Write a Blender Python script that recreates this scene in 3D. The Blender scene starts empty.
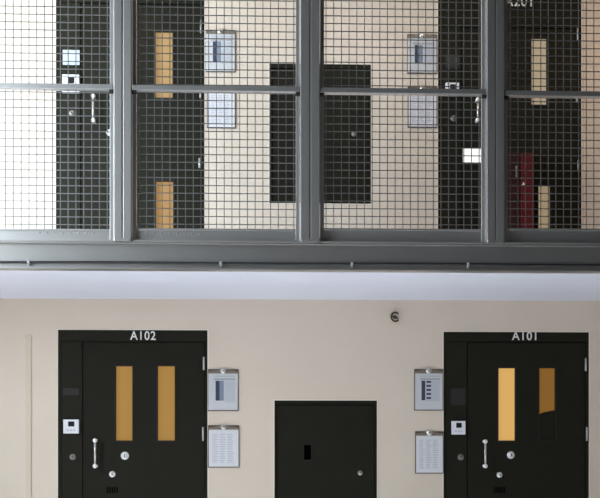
import bpy, bmesh, math, random
from mathutils import Vector, Matrix
random.seed(4)
sc = bpy.context.scene
COL = sc.collection

# ------------------------------------------------------------------ camera
F, CX, HZ, EYE, YAW = 917.0, 300.0, 430.0, 1.34, math.radians(1.75)
YW, YF = 6.95, 5.65            # cell wall face, screen face on the walkway edge
cd = bpy.data.cameras.new('camera'); cam = bpy.data.objects.new('camera', cd); COL.objects.link(cam)
cd.sensor_width = 36; cd.lens = 36 * F / 600; cd.shift_y = (HZ - 249) / 600.0
cam.location = (0, 0, EYE); cam.rotation_euler = (math.pi / 2, 0, -YAW)
sc.camera = cam

def P(px, py, Y):
    """survey: a photo pixel measured onto the upright plane at depth Y -> x, z"""
    u, v = (px - CX) / F, (HZ - py) / F
    dx, dy = math.sin(YAW) + u * math.cos(YAW), math.cos(YAW) - u * math.sin(YAW)
    t = Y / dy
    return dx * t, EYE + v * t
def R(x0, y0, x1, y1, Y):
    """pixel rect -> x0, x1, z0, z1"""
    xm, ym = (x0 + x1) / 2, (y0 + y1) / 2
    return P(x0, ym, Y)[0], P(x1, ym, Y)[0], P(xm, y1, Y)[1], P(xm, y0, Y)[1]

# --------------------------------------------------------------- materials
def mat(name, col, rough=.6, metal=0., emit=None, estr=1., noise=0., nscale=8., bump=0., bscale=120., spec=.5, col2=None):
    m = bpy.data.materials.new(name); m.use_nodes = True
    nt = m.node_tree; b = nt.nodes['Principled BSDF']
    b.inputs['Base Color'].default_value = (*col, 1); b.inputs['Roughness'].default_value = rough
    b.inputs['Metallic'].default_value = metal; b.inputs['Specular IOR Level'].default_value = spec
    if noise or bump:
        tc = nt.nodes.new('ShaderNodeTexCoord')
    if noise:
        n = nt.nodes.new('ShaderNodeTexNoise'); n.inputs['Scale'].default_value = nscale; n.inputs['Detail'].default_value = 5
        nt.links.new(tc.outputs['Object'], n.inputs['Vector'])
        r = nt.nodes.new('ShaderNodeValToRGB'); r.color_ramp.elements[0].position = .3; r.color_ramp.elements[1].position = .7
        c2 = col2 or tuple(c * (1 - noise) for c in col)
        r.color_ramp.elements[0].color = (*c2, 1); r.color_ramp.elements[1].color = (*col, 1)
        nt.links.new(n.outputs['Fac'], r.inputs['Fac']); nt.links.new(r.outputs['Color'], b.inputs['Base Color'])
    if bump:
        n = nt.nodes.new('ShaderNodeTexNoise'); n.inputs['Scale'].default_value = bscale; n.inputs['Detail'].default_value = 3
        nt.links.new(tc.outputs['Object'], n.inputs['Vector'])
        bp = nt.nodes.new('ShaderNodeBump'); bp.inputs['Strength'].default_value = bump; bp.inputs['Distance'].default_value = .002
        nt.links.new(n.outputs['Fac'], bp.inputs['Height']); nt.links.new(bp.outputs['Normal'], b.inputs['Normal'])
    if emit:
        b.inputs['Emission Color'].default_value = (*emit, 1); b.inputs['Emission Strength'].default_value = estr
    return m
M = dict(
    wall=mat('wall_paint', (.74, .64, .54), .75, noise=.04, nscale=2.5, bump=.15),
    bead=mat('edge_halo', (.80, .73, .64), .7, spec=.1),  # bright edge halo round the openings, built as a thin pale strip
    soffit=mat('soffit_paint', (.79, .82, .94), .7, noise=.03, nscale=2),
    floor=mat('floor_coating', (.60, .63, .675), .45, noise=.08, nscale=1.2),
    door=mat('door_paint', (.0148, .0142, .0090), .6, noise=.12, nscale=5, bump=.06, bscale=300, spec=.15),
    panel=mat('door_side_paint', (.0158, .0152, .0098), .6, noise=.12, nscale=5, spec=.15),
    gasket=mat('black_gasket', (.006, .0055, .005), .8),
    hole=mat('black_recess', (.001, .001, .001), .9, spec=0.),
    steel=mat('brushed_steel', (.72, .71, .68), .3, metal=.9, noise=.1, nscale=60),
    bright=mat('polished_steel', (.92, .92, .90), .35, metal=.35),
    dullsteel=mat('dull_steel', (.30, .29, .27), .45, metal=.6),
    hinge=mat('hinge_steel', (.50, .50, .48), .4, metal=.4),
    letter=mat('white_lettering', (.80, .80, .76), .6),
    frame=mat('grey_screen_paint', (.70, .69, .685), .40, metal=.88, noise=.06, nscale=4),
    wire=mat('grey_wire_paint', (.36, .355, .35), .42, metal=.88),
    fascia=mat('grey_beam_paint', (.53, .52, .512), .42, metal=.88, noise=.06, nscale=3),
    cable=mat('black_cable', (.015, .015, .018), .5),
    clip=mat('grey_clip', (.33, .33, .34), .5),
    paper=mat('white_paper', (.72, .72, .76), .85, spec=.1),
    paper3=mat('pale_grey_paper', (.60, .61, .635), .85, spec=.1),
    paper2=mat('grey_paper', (.50, .53, .58), .85),
    ink=mat('grey_print', (.46, .47, .55), .85),
    band=mat('grey_band', (.40, .41, .44), .85),
    blue=mat('blue_print', (.04, .055, .09), .8),
    lblue=mat('light_blue_print', (.22, .26, .34), .8),
    board=mat('brown_board', (.10, .075, .06), .6),
    clipbar=mat('brown_clip_bar', (.20, .165, .13), .5),
    cream=mat('intercom_white', (.80, .80, .86), .45),
    screen=mat('dark_screen', (.02, .02, .022), .25),
    plate=mat('dark_plate', (.035, .036, .032), .25),
    glare_plate=mat('glare_tinted_plate', (.50, .55, .63), .3),  # glare on the door plate, put into its base colour
    red=mat('dark_red_paint', (.12, .006, .012), .45, noise=.15, nscale=6),
    dred=mat('deep_red_paint', (.028, .004, .005), .5),  # deeper red of the cabinet body
    trunk=mat('white_trunking', (.68, .59, .48), .75, spec=.1),
    alu=mat('window_aluminium', (.5, .5, .52), .35, metal=.6),
    fitting=mat('bronze_fitting', (.05, .043, .035), .4, metal=.4),
)
def amber(name, c, s):
    return mat(name, tuple(x * .35 for x in c), .35, emit=c, estr=s, spec=.3)
AM = dict(a=amber('amber_pane', (.36, .20, .052), .85), b=amber('bright_amber_pane', (.66, .385, .115), .9),
          c=amber('brown_pane', (.24, .115, .022), .8), d=amber('peach_pane', (.48, .31, .14), .75),
          e=amber('orange_pane', (.43, .25, .10), .75), f=amber('straw_pane', (.42, .34, .23), .8),
          g=amber('tan_pane', (.36, .28, .175), .8))

# ---------------------------------------------------------- mesh building
class MB:
    def __init__(self): self.bm = bmesh.new()
    def _merge(self, b):
        me = bpy.data.meshes.new('t'); b.to_mesh(me); b.free(); self.bm.from_mesh(me); bpy.data.meshes.remove(me)
    def box(self, x0, x1, y0, y1, z0, z1, bev=0., seg=2):
        b = bmesh.new()
        bmesh.ops.create_cube(b, size=1)
        for v in b.verts:
            v.co = Vector(((x0 + x1) / 2 + v.co.x * (x1 - x0), (y0 + y1) / 2 + v.co.y * (y1 - y0), (z0 + z1) / 2 + v.co.z * (z1 - z0)))
        if bev: bmesh.ops.bevel(b, geom=b.edges[:], offset=bev, segments=seg, affect='EDGES', profile=.6)
        self._merge(b); return self
    def wire(self, p, q, r, n=4, rot=0.):
        """thin straight bar between two points"""
        p, q = Vector(p), Vector(q); d = (q - p)
        b = bmesh.new()
        bmesh.ops.create_cone(b, cap_ends=True, segments=n, radius1=r, radius2=r, depth=d.length,
                              matrix=Matrix.Translation((p + q) / 2) @ d.to_track_quat('Z', 'Y').to_matrix().to_4x4() @ Matrix.Rotation(rot, 4, 'Z'))
        self._merge(b); return self
    def lathe(self, c, prof, n=20, axis='Y'):
        """profile of (radius, offset along -Y) turned about the axis through c"""
        b = bmesh.new(); rings = []
        for r, h in prof:
            ring = []
            for k in range(n):
                a = 2 * math.pi * k / n
                ring.append(b.verts.new((c[0] + r * math.cos(a), c[1] - h, c[2] + r * math.sin(a))))
            rings.append(ring)
        for A, B in zip(rings, rings[1:]):
            for k in range(n): b.faces.new((A[k], A[(k + 1) % n], B[(k + 1) % n], B[k]))
        b.faces.new(rings[0]); b.faces.new(rings[-1])
        bmesh.ops.recalc_face_normals(b, faces=b.faces[:]); self._merge(b); return self
    def prism(self, pts, y0, y1):
        """outline in x,z pushed from y0 to y1"""
        b = bmesh.new()
        A = [b.verts.new((x, y0, z)) for x, z in pts]; B = [b.verts.new((x, y1, z)) for x, z in pts]
        b.faces.new(A); b.faces.new(B[::-1]); n = len(pts)
        for k in range(n): b.faces.new((A[k], B[k], B[(k + 1) % n], A[(k + 1) % n]))
        bmesh.ops.recalc_face_normals(b, faces=b.faces[:]); self._merge(b); return self
    def holed(self, x0, x1, z0, z1, y0, y1, holes):
        """a slab with rectangular openings, reveals included"""
        holes = [(max(h[0], x0), min(h[1], x1), max(h[2], z0), min(h[3], z1)) for h in holes]
        xs = sorted({x0, x1, *[h[0] for h in holes], *[h[1] for h in holes]})
        zs = sorted({z0, z1, *[h[2] for h in holes], *[h[3] for h in holes]})
        def solid(i, j):
            if i < 0 or j < 0 or i >= len(xs) - 1 or j >= len(zs) - 1: return False
            cx, cz = (xs[i] + xs[i + 1]) / 2, (zs[j] + zs[j + 1]) / 2
            return not any(h[0] < cx < h[1] and h[2] < cz < h[3] for h in holes)
        b = bmesh.new()
        def q(*c): b.faces.new([b.verts.new(p) for p in c])
        for i in range(len(xs) - 1):
            for j in range(len(zs) - 1):
                if not solid(i, j): continue
                a, c, d, e = xs[i], xs[i + 1], zs[j], zs[j + 1]
                q((a, y0, d), (c, y0, d), (c, y0, e), (a, y0, e)); q((a, y1, d), (a, y1, e), (c, y1, e), (c, y1, d))
                if not solid(i - 1, j): q((a, y0, d), (a, y0, e), (a, y1, e), (a, y1, d))
                if not solid(i + 1, j): q((c, y0, d), (c, y1, d), (c, y1, e), (c, y0, e))
                if not solid(i, j - 1): q((a, y0, d), (a, y1, d), (c, y1, d), (c, y0, d))
                if not solid(i, j + 1): q((a, y0, e), (c, y0, e), (c, y1, e), (a, y1, e))
        bmesh.ops.remove_doubles(b, verts=b.verts[:], dist=1e-5)
        bmesh.ops.recalc_face_normals(b, faces=b.faces[:]); self._merge(b); return self
    def build(self, name, m, parent=None, smooth=False):
        me = bpy.data.meshes.new(name)
        off = Vector((0, 0, 0)); p = parent
        while p is not None: off += Vector(p.location); p = p.parent
        if parent is None:
            vs = [v.co for v in self.bm.verts]
            lo = Vector([min(v[i] for v in vs) for i in range(3)]); hi = Vector([max(v[i] for v in vs) for i in range(3)])
            org = Vector(((lo.x + hi.x) / 2, (lo.y + hi.y) / 2, lo.z))
        else: org = off
        bmesh.ops.translate(self.bm, verts=self.bm.verts[:], vec=-org)
        if smooth:
            for f in self.bm.faces: f.smooth = True
        self.bm.to_mesh(me); self.bm.free()
        o = bpy.data.objects.new(name, me); me.materials.append(m); COL.objects.link(o)
        if parent: o.parent = parent
        else: o.location = org
        return o

def thing(name, label, cat, loc, group=None, kind=None):
    o = bpy.data.objects.new(name, None); o.empty_display_size = .1; o.location = loc; COL.objects.link(o)
    return tag(o, label, cat, group, kind)
def tag(o, label=None, cat=None, group=None, kind=None):
    if label: o['label'] = label
    if cat: o['category'] = cat
    if group: o['group'] = group
    if kind: o['kind'] = kind
    return o
def part(o, label): o['label'] = label; return o
def struct(o): o['kind'] = 'structure'; return o
def lettering(txt, x, z, w, h, y, m, parent):
    cu = bpy.data.curves.new('t', 'FONT'); cu.body = txt; cu.size = 1; cu.extrude = .02; cu.offset = .012; cu.space_character = 1.12
    to = bpy.data.objects.new('t', cu); COL.objects.link(to)
    dg = bpy.context.evaluated_depsgraph_get(); me = bpy.data.meshes.new_from_object(to.evaluated_get(dg))
    bpy.data.objects.remove(to)
    xs = [v.co.x for v in me.vertices]; ys = [v.co.y for v in me.vertices]
    bm = bmesh.new(); bm.from_mesh(me); bpy.data.meshes.remove(me)
    for v in bm.verts:
        a = (v.co.x - min(xs)) / (max(xs) - min(xs)); b_ = (v.co.y - min(ys)) / (max(ys) - min(ys))
        v.co = Vector((x + a * w, y - v.co.z * .08, z + b_ * h))
    mb = MB(); mb.bm.free(); mb.bm = bm
    return mb.build('number_lettering', m, parent)

# ------------------------------------------------------------ the setting
XL, XR = -3.45, 3.45
ZS0, ZS1 = 2.328, 2.540         # walkway slab
ZTOP = 4.92
doors = {}
def up(a): return a
D = {
 'A102': dict(rect=R(58, 330, 207.5, 607, YW)),
 'A101': dict(rect=R(443.5, 332, 589, 607, YW)),
 'A202': dict(rect=R(56, -7, 204.5, 271, YW)),
 'A201': dict(rect=R(438, -5, 581.5, 271, YW)),
}
for k in ('A102', 'A101'):
    r = D[k]['rect']; D[k]['rect'] = (r[0], r[1], .0, r[3])
for k in ('A202', 'A201'):
    r = D[k]['rect']; D[k]['rect'] = (r[0], r[1], ZS1, r[3])
H = {'low': R(274.5, 400.5, 377, 541, YW), 'high': R(269.5, 64, 371, 203.5, YW)}
holes = [d['rect'] for d in D.values()] + list(H.values())
struct(MB().holed(XL, XR, 0, ZTOP, YW, YW + .2, holes).build('wall_back', M['wall']))
struct(MB().box(XL - .2, XR + 2.5, -4, YW + .2, -.12, 0).build('floor', M['floor']))
s = struct(MB().box(XL, XR, YF + .07, YW, ZS0, ZS1).build('ceiling', M['soffit']))
struct(MB().box(XL, XR, YF - .02, YW + .2, ZTOP, ZTOP + .15).build('ceiling_upper', M['wall']))
struct(MB().box(XR, XR + .2, YF + .03, YW + .2, 0, ZTOP).build('wall_right', M['wall']))
# left wall with a tall daylight window beside the walkway 
WINS = [(3.9, 5.55, 2.3, 4.8)]
ZH = 5.9
wl = MB(); wl.holed(-4, YW + .2, 0, ZH, 0, .2, WINS)
for v in wl.bm.verts: v.co = Vector((XL - v.co.y, v.co.x, v.co.z))
struct(wl.build('wall_left', M['wall']))
for i, (y0, y1, z0, z1) in enumerate(WINS):
    wf = MB()
    for k in range(3):
        y = y0 + .03 + (y1 - y0 - .06) * k / 2; wf.box(XL - .14, XL - .08, y - .03, y + .03, z0, z1)
    for k in range(4):
        z = z0 + .03 + (z1 - z0 - .06) * k / 3; wf.box(XL - .14, XL - .08, y0, y1, z - .03, z + .03)
    struct(wf.build('window_%d' % (i + 1), M['alu']))

# fascia beam along the walkway edge, with a lipped top and bottom flange
xa, xb = XL, XR
zf0, zf1 = 2.326, P(300, 243, YF)[1]
fb = MB().box(xa, xb, YF, YF + .07, zf0, zf1 - .008)
fb.box(xa, xb, YF - .012, YF + .07, zf1 - .012, zf1, .002)
fb.box(xa, xb, YF - .006, YF + .0, zf0, zf0 + .012)
o = struct(fb.build('trim_1', M['fascia']))

# ------------------------------------------------------------- cable run
cz = lambda px: P(px, 262.3 + 2.6 * px / 600, YF)
cr = thing('cable', 'thin black cable clipped along the grey beam under the mesh screens', 'cable', (0, YF - .008, P(300, 263.5, YF)[1]))
zc = P(300, 263.6, YF)[1]
pts = [(XL + .1 + (XR - XL - .2) * k / 40, zc + .0016 * math.sin(k * .55)) for k in range(41)]
cb = MB(); b_ = bmesh.new(); rings = []
for x, z in pts:
    rings.append([b_.verts.new((x, YF - .0065 + .006 * math.cos(j * math.pi / 4), z + .0068 * math.sin(j * math.pi / 4))) for j in range(8)])
for A_, B_ in zip(rings, rings[1:]):
    for j in range(8): b_.faces.new((A_[j], A_[(j + 1) % 8], B_[(j + 1) % 8], B_[j]))
b_.faces.new(rings[0]); b_.faces.new(rings[-1]); bmesh.ops.recalc_face_normals(b_, faces=b_.faces[:]); cb._merge(b_)
cb.build('cable_run', M['cable'], cr, True)
for px in (29, 221, 352, 468):
    x, z = P(px, 264, YF)[0], zc
    c = MB().box(x - .008, x + .008, YF - .017, YF - .0005, z - .010, z + .011, .003).box(x - .005, x + .005, YF - .014, YF - .0005, z - .020, z - .008)
    part(c.build('cable_clip', M['clip'], cr), 'small grey clip')

# ------------------------------------------------- posts and mesh screens
def post(px0, px1, label):
    x0 = P(px0, 150, YF)[0]; x1 = P(px1, 150, YF)[0]; xm = (x0 + x1) / 2; z0 = zf1 - .0; g = .0035
    t = thing('screen_post', label, 'post', (xm, YF, z0), 'grey posts between the mesh screens')
    MB().box(x0, xm - g, YF - .02, YF + .05, z0, ZTOP, .003).build('channel', M['frame'], t)
    MB().box(xm + g, x1, YF - .02, YF + .05, z0, ZTOP, .003).build('channel', M['frame'], t)
    MB().box(xm - g - .004, xm + g + .004, YF - .002, YF + .04, z0, ZTOP).build('web', M['frame'], t)
    MB().box(x0 + .004, x1 - .004, YF - .0235, YF + .02, z0 + .0, z0 + .022, .002).build('foot_plate', M['frame'], t)
    return t
post(114.3, 131.6, 'grey steel post between the mesh screens in front of the upper left cell door')
post(300.5, 319.5, 'grey steel post in front of the upper hatch')
post(486.5, 503.5, 'dark grey steel post standing left of the pale window strip of door A201')

def screen(px0, px1, label, railpx):
    x0 = P(px0, 150, YF)[0]; x1 = P(px1, 150, YF)[0]
    z0 = zf1; zm0 = P((px0 + px1) / 2, 228.3, YF)[1]
    t = thing('mesh_screen', label, 'screen', ((x0 + x1) / 2, YF, z0), 'wire mesh screens along the upper walkway')
    sw = .024
    ya, yb = YF + .004, YF + .03
    f = MB().box(x0, x0 + sw, ya, yb, z0, ZTOP - .02, .002).box(x1 - sw, x1, ya, yb, z0, ZTOP - .02, .002)
    f.box(x0 + sw, x1 - sw, ya, yb, ZTOP - .06, ZTOP - .02, .002)
    f.build('frame', M['frame'], t)
    # kick panel with a lip above and a flat bar below
    kp = MB().box(x0 + sw, x1 - sw, ya + .006, yb, z0 + .012, zm0 - .006).box(x0 + sw, x1 - sw, ya + .002, yb, zm0 - .012, zm0, .002)
    kp.build('kick_panel', M['frame'], t)
    MB().box(x0, x1, YF - .014, yb, z0 + .0, z0 + .012, .002).build('flat_bar', M['frame'], t)
    for k in range(8):
        if px0 > 300: break
        x = x0 + sw + (x1 - x0) * (.06 if px0 > 0 else .52) + k * .047
        if x < x1 - .05: MB().lathe((x, ya + .006, z0 + .055), [(.0045, -.001), (.0045, .0015), (.002, .003)], 8).build('rivet', M['dullsteel'], t)
    zr0, zr1 = P((px0 + px1) / 2, railpx + 5.2, YF)[1], P((px0 + px1) / 2, railpx, YF)[1]
    MB().box(x0 + .001, x1 - .001, YF - .016, yb, zr0, zr1, .004).build('middle_rail', M['frame'], t)
    for xx in (x0 + sw / 2, x1 - sw / 2):
        part(MB().box(xx - .014, xx + .014, YF - .012, ya + .004, zr0 - .02, zr0, .002).build('rail_bracket', M['gasket'], t), 'small black bracket')
    m = MB(); pitch = .0477; wr = .0024
    nx = int((x1 - x0 - 2 * sw) / pitch); ox = x0 + sw + ((x1 - x0 - 2 * sw) - nx * pitch) / 2
    yy = ya + .016
    for k in range(nx + 1): m.box(ox + k * pitch - wr, ox + k * pitch + wr, yy - wr, yy + wr, zm0 - .004, ZTOP - .05)
    z = zm0 + .028
    while z < ZTOP - .07:
        m.box(x0 + sw - .004, x1 - sw + .004, yy - wr * 2, yy, z - wr, z + wr); z += pitch
    m.build('wire_mesh', M['wire'], t)
    return t
screen(-50, 113.6, 'leftmost wire mesh screen, before the pale wall left of the upper left cell door', 84)
screen(132.3, 299.8, 'wire mesh screen between first and second posts, before upper left clipboards', 86.5)
screen(320.2, 485.8, 'wire mesh screen right of the post before the upper hatch', 89)
screen(504.2, 670, 'rightmost dark wire mesh screen before the number A201', 92)

# -------------------------------------------------------------- cell doors
def knob(name, x, z, r, y, m, parent, label=None, slot=True):
    o = MB().lathe((x, y, z), [(r, -.002), (r, .004), (r * .86, .008), (r * .55, .009), (r * .5, .018), (r * .42, .02)], 18).build(name, m, parent)
    if label: part(o, label)
    if slot: MB().box(x - r * .1, x + r * .1, y - .0215, y - .018, z - r * .3, z + r * .3).build('keyhole', M['hole'], o)
    return o

def cell_door(n, label, num, text_px, side_px, leaf_top, wins, plate, intercom, lock, handle, knobs, hinges, vent=None, glare_plate=False):
    x0, x1, z0, z1 = D[num]['rect']
    t = thing('door_%d' % n, label, 'door', ((x0 + x1) / 2, YW + .03, z0), 'dark steel cell doors', 'structure')
    xs = P(side_px, 450, YW)[0]; zt = leaf_top
    yF, yS, yL = YW + .006, YW + .010, YW + .016
    g = .004
    # frame all round, header carries the number
    MB().holed(x0, x1, z0, z1, yF, YW + .14, [(x0 + .022, x1 - .020, z0 - 1, zt)]).build('frame', M['door'], t)
    MB().box(x0 + .0225, xs - g, yS, YW + .12, z0 + .004, zt - .003, .002).build('side_panel', M['panel'], t)
    MB().box(xs - g - .001, xs + g + .001, yS + .018, YW + .1, z0 + .004, zt - .003).build('gasket', M['gasket'], t)
    hl = []
    for w in wins:
        hl.append(R(*w[:4], YW))
    leaf = MB().holed(xs + g, x1 - .026, z0 + .008, zt - .006, yL, YW + .075, hl).build('leaf', M['door'], t)
    MB().box(x1 - .027, x1 - .0195, yL + .01, YW + .1, z0 + .004, zt - .002).build('gasket', M['gasket'], t)
    MB().box(xs + g, x1 - .026, yL + .012, YW + .07, zt - .007, zt - .001).build('gasket', M['gasket'], t)
    for (h, w) in zip(hl, wins):
        wn = MB().holed(h[0] - .012, h[1] + .012, h[2] - .012, h[3] + .012, yL - .004, yL + .0005, [h]).build('window_bead', M['gasket'], t)
        part(MB().box(h[0] - .001, h[1] + .001, yL + .022, yL + .028, h[2] - .001, h[3] + .001).build('window_pane', AM[w[4]], wn), 'amber lit window pane')
        if len(w) > 5:   # rounded dark shape low in the window
            xx0, xx1, zz0, zz1 = h; zc = P(540, w[5], YW)[1]; pts = [(xx0 + .001, zz0), (xx1 - .001, zz0)]
            for k in range(9):
                a = k / 8; pts.append((xx1 - .001 - a * (xx1 - xx0 - .002), zc + .036 * (1 - a ** 1.0) ** .5 - .03))
            part(MB().prism(pts, yL + .008, yL + .021).build('window_cover', M['door'], wn), 'dark rounded cover over the lower window')
    # pale strip standing in for the bright edge halo round the opening
    b = .0075
    MB().holed(x0 - b, x1 + b, z0, z1 + b, YW - .003, YW + .0005, [(x0, x1, z0 - 1, z1)]).build('surround', M['bead'], t)
    # number on the header
    a = R(*text_px, YW); lettering(num, a[0], a[2], a[1] - a[0], a[3] - a[2], yF - .0005, M['letter'], t)
    # plate, intercom, lock on the side panel
    a = R(*plate, YW)
    p = MB().box(a[0], a[1], yS - .004, yS + .002, a[2], a[3], .0015).build('label_plate', M['glare_plate'] if glare_plate else M['plate'], t)
    if glare_plate: part(p, 'label plate with pale blue glare painted in')
    a = R(*intercom, YW); w, h = a[1] - a[0], a[3] - a[2]
    ic = part(MB().box(a[0], a[1], yS - .022, yS + .002, a[2], a[3], .003).build('intercom', M['cream'], t), 'white intercom with dark screen')
    MB().box(a[0] + w * .32, a[0] + w * .72, yS - .0232, yS - .02, a[2] + h * .5, a[2] + h * .86, .001).build('screen', M['screen'], ic)
    bt = MB()
    for k in range(3): bt.lathe((a[0] + w * (.3 + .2 * k), yS - .0215, a[2] + h * .24), [(w * .06, 0), (w * .06, .002), (w * .03, .003)], 10)
    bt.build('button', M['paper2'], ic)
    x, z = P(*lock, YW); knob('side_lock', x, z, .024, yS, M['dullsteel'], t)
    # pull handle
    hx0, hz1 = P(handle[0], handle[1], YW); _, hz0 = P(handle[0], handle[2], YW)
    ph = part(MB().wire((hx0, yL - .045, hz0), (hx0, yL - .045, hz1), .0085, 12).build('pull_handle', M['steel'], t, True), 'polished steel pull handle')
    for z in (hz0, hz1):
        MB().wire((hx0, yL + .001, z), (hx0, yL - .05, z), .013, 12).lathe((hx0, yL - .05, z), [(.0165, -.006), (.0165, .002), (.011, .007), (.004, .009)], 14).build('handle_end', M['bright'], ph)
    for i, (kx, ky, kr) in enumerate(knobs):
        x, z = P(kx, ky, YW); knob('door_lock' if i == 0 else 'key_escutcheon', x, z, kr, yL, M['bright'], t, 'bright steel lock')
    for hx, hy0, hy1 in hinges:
        a = P(hx, hy0, YW), P(hx, hy1, YW)
        MB().wire((a[0][0], yF - .004, a[0][1]), (a[0][0], yF - .004, a[1][1]), .0075, 10).build('hinge', M['hinge'], t, True)
    if vent:
        a = R(*vent, YW); v = MB()
        for k in range(5):
            xx = a[0] + (a[1] - a[0]) * (k + .5) / 5; v.box(xx - .0045, xx + .0045, yL - .002, yL + .001, a[2], a[3])
        v.build('speaking_slot', M['hole'], t)
    return t

zt = lambda py: P(300, py, YW)[1]
cell_door(1, 'dark steel cell door numbered A102, with two amber windows', 'A102', (130, 331, 155.5, 340), 82.5, zt(342),
    [(115.5, 366, 132, 440.5, 'a'), (157.5, 366, 174.5, 440.5, 'a'), (157.5, 521, 174.5, 570, 'a')],
    (63, 388, 79, 395), (63.5, 419.5, 79, 433.5), (72.5, 457), (95.8, 440.5, 466), [(124.6, 455.8, .031), (112, 474.3, .024)],
    [(203.7, 357, 370), (203, 427, 441), (203, 560, 574)], (106, 487, 118, 493))
cell_door(2, 'dark steel cell door numbered A101, one bright amber window and one brown', 'A101', (512, 331.6, 536.5, 340.2), 467.5, zt(341),
    [(499, 368, 515.8, 440.5, 'b'), (540, 368, 556, 440, 'c', 411), (540, 521, 556, 570, 'a')],
    (450.5, 388.5, 466, 405), (451.5, 421, 465.2, 434.5), (461, 457.2), (484.5, 441.5, 466), [(511.3, 455.2, .029), (500, 475, .022)],
    [(585.8, 358, 371), (587, 427, 441), (587, 560, 574)], (494, 487, 506, 493))
cell_door(3, 'dark upper cell door at left behind the mesh, with peach windows', 'A202', (127, -9, 152, -.5), 80.5, zt(5),
    [(113.5, 30, 129, 103, 'd'), (155, 30.5, 172.3, 97, 'd'), (155.5, 180.5, 173, 236, 'e')],
    (62.5, 49.5, 79.5, 64.5), (62.5, 75, 79.5, 93), (72, 113), (94, 97.5, 121.5), [(121, 116, .03), (109, 132, .024)],
    [(201, 20, 33), (199.5, 158, 168), (200.5, 92, 98)], None, True)
cell_door(4, 'dark upper cell door at right behind the mesh, numbered A201', 'A201', (504.5, -4.5, 532, 6), 461.5, zt(24),
    [(493, 37, 508, 104, 'f'), (532, 37, 547.5, 104, 'f'), (539, 185, 551, 236, 'g')],
    (446, 54, 460, 68), (445.5, 83, 459, 96), (454, 118), (477, 101, 121), [(504.5, 121, .026), (492, 138, .02)],
    [(577, 96, 102.5), (578, 28, 40), (578.5, 160, 171)])

# ------------------------------------------------------------ wall hatches
def hatch(which, label, lock_px, slot_px):
    x0, x1, z0, z1 = H[which]
    t = thing('access_hatch', label, 'hatch', ((x0 + x1) / 2, YW + .03, z0), 'dark steel wall hatches')
    MB().holed(x0, x1, z0, z1, YW + .006, YW + .12, [(x0 + .016, x1 - .014, z0 + .016, z1 - .030)]).build('frame', M['door'], t)
    hl = R(*slot_px, YW)
    l = MB().holed(x0 + .020, x1 - .018, z0 + .02, z1 - .036, YW + .014, YW + .07, [hl]).build('leaf', M['door'], t)
    MB().box(x0 + .012, x1 - .012, YW + .03, YW + .1, z0 + .012, z1 - .026).build('gasket', M['hole'], t)
    MB().holed(hl[0] - .006, hl[1] + .006, hl[2] - .006, hl[3] + .006, YW + .011, YW + .0145, [hl]).build('slot_rim', M['gasket'], t)
    x, z = P(*lock_px, YW); knob('hatch_lock', x, z, .019, YW + .014, M['steel'], t, 'round steel key lock')
    b = .0075
    MB().holed(x0 - b, x1 + b, z0 - b, z1 + b, YW - .003, YW + .0005, [(x0, x1, z0, z1)]).build('surround', M['bead'], t)
hatch('low', 'dark steel hatch in the lower wall between doors A102 and A101', (360.3, 473), (304, 445, 311.3, 460))
hatch('high', 'dark steel hatch in the upper wall, behind a grey screen post', (354, 133.5), (299, 108, 306, 123))

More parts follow.
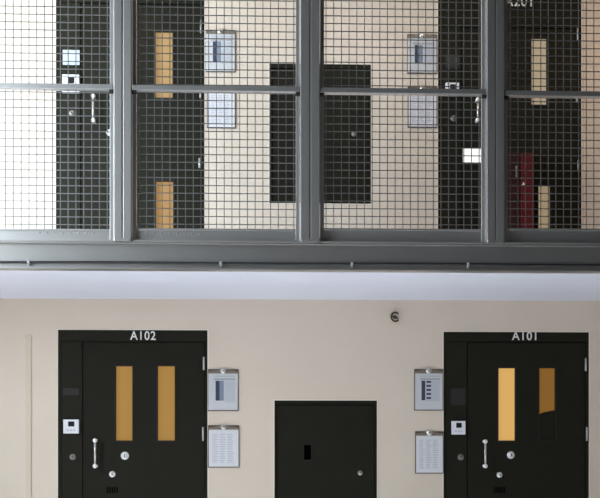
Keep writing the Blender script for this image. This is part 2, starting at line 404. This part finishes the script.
# -------------------------------------------------------------- clipboards
def clipboard(rect, label, style, tilt=0., clip_dx=0.):
    x0, x1, z0, z1 = R(*rect, YW); w, h = x1 - x0, z1 - z0
    t = thing('clipboard', label, 'clipboard', ((x0 + x1) / 2, YW - .006, z0), 'clipboards hung beside the cell doors')
    y = YW - .001
    MB().box(x0, x1, y - .008, y, z0, z1 - h * .03, .003).build('board', M['board'], t)
    pz1 = z1 - h * .1
    e = .007
    p = MB().box(x0 + (e if style != 'ul' else .004), x1 - e * .8, y - .0105, y - .0075, z0 + e, pz1).build('paper', M['paper'] if style == 'list' else M['paper3'], t)
    xm = (x0 + x1) / 2 + clip_dx
    # clip: shallow gable shaped bar with a sprung boss
    pts = [(x0 + w * .02, pz1 - h * .03), (x1 - w * .02, pz1 - h * .03), (x1 - w * .02, pz1 + h * .02), (xm + w * .16, pz1 + h * .055), (xm, pz1 + h * .085), (xm - w * .16, pz1 + h * .055), (x0 + w * .02, pz1 + h * .02)]
    c = MB().prism(pts, y - .016, y - .0102).build('clip', M['clipbar'], t)
    part(MB().lathe((xm, y - .016, pz1 + h * .03), [(.021, -.001), (.021, .004), (.014, .009), (.006, .011)], 16).build('clip_boss', M['steel'], c), 'bright steel clip boss')
    yp = y - .0105
    if style == 'list':
        ln = MB(); rnd = random.Random(rect[0])
        for c0 in (.14, .38, .62):
            for k in range(17):
                zz = z0 + h * (.12 + .04 * k); ln.box(x0 + w * c0, x0 + w * (c0 + .12 + .09 * rnd.random()), yp - .0004, yp + .001, zz, zz + h * .014)
        ln.build('printed_lines', M['ink'], p)
    else:
        hb = MB().box(x0 + w * .2, x1 - w * .1, yp - .0005, yp + .001, z0 + h * .715, z0 + h * .76)
        hb.box(x0 + w * .2, x1 - w * .1, yp - .0005, yp + .001, z0 + h * .80, z0 + h * .815)
        hb.build('header_band', M['band'], p)
        MB().box(x0 + w * .25, x0 + w * .38, yp - .0006, yp + .001, z0 + h * .24, z0 + h * .70).build('photo_strip', M['blue'], p)
        d = MB()
        if style == 'dots':
            MB().box(x0 + w * .40, x0 + w * .88, yp - .0003, yp + .001, z0 + h * .22, z0 + h * .70).build('grey_panel', M['paper2'], p)
            for k in range(5):
                zz = z0 + h * (.27 + .095 * k); d.box(x0 + w * .42, x0 + w * .58, yp - .0006, yp + .001, zz, zz + h * .045)
            d.build('printed_rows', M['blue'], p)
        else:
            d.box(x0 + w * .38, x0 + w * .52, yp - .0006, yp + .001, z0 + h * .24, z0 + h * .70)
            d.build('printed_rows', M['lblue'], p)
            MB().box(x0 + w * .54, x0 + w * .9, yp - .0003, yp + .001, z0 + h * .2, z0 + h * .69).build('grey_panel', M['paper2'], p)
    return t
clipboard((208, 368, 238.5, 411), 'clipboard with a blue-striped chart, upper of two right of door A102', 'ul')
clipboard((208, 424, 239.3, 467.5), 'clipboard with plain white list, lower of two right of door A102', 'list')
clipboard((414, 368, 443, 410.5), 'clipboard with blue rows chart, upper of two left of door A101', 'dots')
clipboard((415, 430, 443.2, 473.5), 'clipboard with plain white list, lower of two left of door A101', 'list')
clipboard((205.5, 29, 235.5, 72.5), 'clipboard with blue chart behind mesh, upper of two beside the upper left cell door', 'ul')
clipboard((207, 86.5, 235.5, 128.5), 'clipboard with white list behind mesh, lower of two beside the upper left cell door', 'list')
clipboard((407, 33.5, 437, 74), 'clipboard with blue chart behind mesh, upper of two left of door A201', 'ul')
clipboard((407.5, 86, 437, 128), 'clipboard with white list behind mesh, lower of two left of door A201', 'list')

# small white pane with its own glow, low in door A201
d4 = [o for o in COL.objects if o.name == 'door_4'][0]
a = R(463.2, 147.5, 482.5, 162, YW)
vw = MB().holed(a[0] - .008, a[1] + .008, a[2] - .008, a[3] + .008, YW + .010, YW + .0165, [a]).build('bright_panel', M['gasket'], d4)
part(MB().box(a[0] - .001, a[1] + .001, YW + .0135, YW + .0165, a[2] - .001, a[3] + .001).build('window_pane', mat('glowing_white_pane', (.6, .6, .58), .3, emit=(1, .97, .92), estr=.85), vw), 'small glowing white pane')

# dark red upright box at the foot of door A201
a = R(507, 152, 533, 271, YW - .12); zb = ZS1
bx = thing('red_cabinet', 'narrow dark red cabinet with white triangle, standing before door A201', 'cabinet', ((a[0] + a[1]) / 2, YW - .12, zb))
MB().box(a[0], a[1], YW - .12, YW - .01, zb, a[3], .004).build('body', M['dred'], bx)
dr = part(MB().box(a[0] + .105, a[1] - .004, YW - .132, YW - .119, zb + .03, a[3] - .012, .004).build('door', M['red'], bx), 'brighter red panel')
x, z = P(523, 184, YW - .12)
part(MB().prism([(x - .013, z - .012), (x + .013, z - .012), (x, z + .014)], YW - .1335, YW - .131).build('triangle_mark', M['letter'], dr), 'white triangle mark')
x, z = P(516, 172, YW - .12)
MB().wire((x, YW - .135, z - .04), (x, YW - .135, z + .04), .005, 8).box(x - .004, x + .004, YW - .135, YW - .119, z - .04, z - .03).box(x - .004, x + .004, YW - .135, YW - .119, z + .03, z + .04).build('handle', M['dullsteel'], bx)

# sidewall sprinkler over the hatch
x, z = P(394.6, 317.5, YW)
sp = thing('wall_sprinkler', 'small dark round sprinkler on pale disc, on wall above the hatch', 'sprinkler', (x, YW - .03, z))
part(MB().lathe((x - .008, YW, z - .004), [(.043, 0), (.043, .003), (.03, .01), (.02, .012)], 24).build('escutcheon', M['trunk'], sp, True), 'pale round wall plate')
MB().lathe((x, YW - .01, z), [(.014, -.002), (.014, .02), (.008, .024), (.008, .04)], 14).build('body', M['fitting'], sp)
rg = MB(); k0 = 20
for k in range(14):
    a0, a1 = math.radians(40 + k * 20), math.radians(40 + (k + 1) * 20)
    rg.wire((x + .030 * math.cos(a0), YW - .04, z + .034 * math.sin(a0)), (x + .030 * math.cos(a1), YW - .04, z + .034 * math.sin(a1)), .007, 8)
rg.wire((x - .022, YW - .04, z + .006), (x + .024, YW - .04, z - .012), .006, 8)
rg.build('deflector_ring', M['fitting'], sp)

# surface trunking on the lower wall at far left
a = R(26, 336, 31.3, 607, YW)
tr = thing('cable_trunking', 'slim vertical cable trunking on pale wall left of door A102', 'trunking', ((a[0] + a[1]) / 2, YW - .01, 0))
MB().box(a[0], a[1], YW - .0095, YW - .0005, .0, a[3], .002).build('cover', M['trunk'], tr)
MB().box(a[0] - .003, a[1] + .003, YW - .012, YW - .0005, a[3] - .02, a[3] + .004, .002).build('end_cap', M['trunk'], tr)

# ------------------------------------------------------------------- light
def area(name, loc, rot, sx, sy, power, col):
    l = bpy.data.lights.new(name, 'AREA'); l.shape = 'RECTANGLE'; l.size = sx; l.size_y = sy; l.energy = power; l.color = col
    o = bpy.data.objects.new(name, l); o.location = loc; o.rotation_euler = rot; COL.objects.link(o); return o
for (y0, y1, z0, z1), pw in zip(WINS, (350,)):
    area('window_daylight', (XL - .04, (y0 + y1) / 2, (z0 + z1) / 2), (0, -math.pi / 2, 0), z1 - z0, y1 - y0, pw, (.79, .915, 1.0))
area('upper_wall_fill', (.9, 5.95, ZTOP - .03), (0, 0, 0), 1.6, .15, 9, (1, .95, .92))  # unseen fill added under the ceiling to lift the middle upper wall
area('warm_wall_fill', (3.1, 6.1, ZTOP - .03), (0, 0, 0),   .5, .2, 7, (1, .66, .38))  # unseen warm fill added to brown the upper right wall
def spot(name, loc, power, ang, col, blend=.5):
    l = bpy.data.lights.new(name, 'SPOT'); l.energy = power; l.spot_size = math.radians(ang); l.spot_blend = blend; l.color = col; l.shadow_soft_size = .15
    o = bpy.data.objects.new(name, l); o.location = loc; COL.objects.link(o); return o
for x, e in ((-2, 1230), (0, 1310), (2, 560)): spot('floor_bounce_spot', (x, 4.0, 4.6), e, 62, (1, .96, .90))  # unseen spots added so floor bounce brightens soffit and lower wall
w = bpy.data.worlds.new('world'); sc.world = w; w.use_nodes = True
w.node_tree.nodes['Background'].inputs[0].default_value = (1.0, .86, .72, 1); w.node_tree.nodes['Background'].inputs[1].default_value = .012

vs = sc.view_settings; sc.display_settings.display_device = 'sRGB'
vs.view_transform = 'Standard'; vs.look = 'None'; vs.exposure = 0; vs.gamma = 1; vs.use_curve_mapping = False
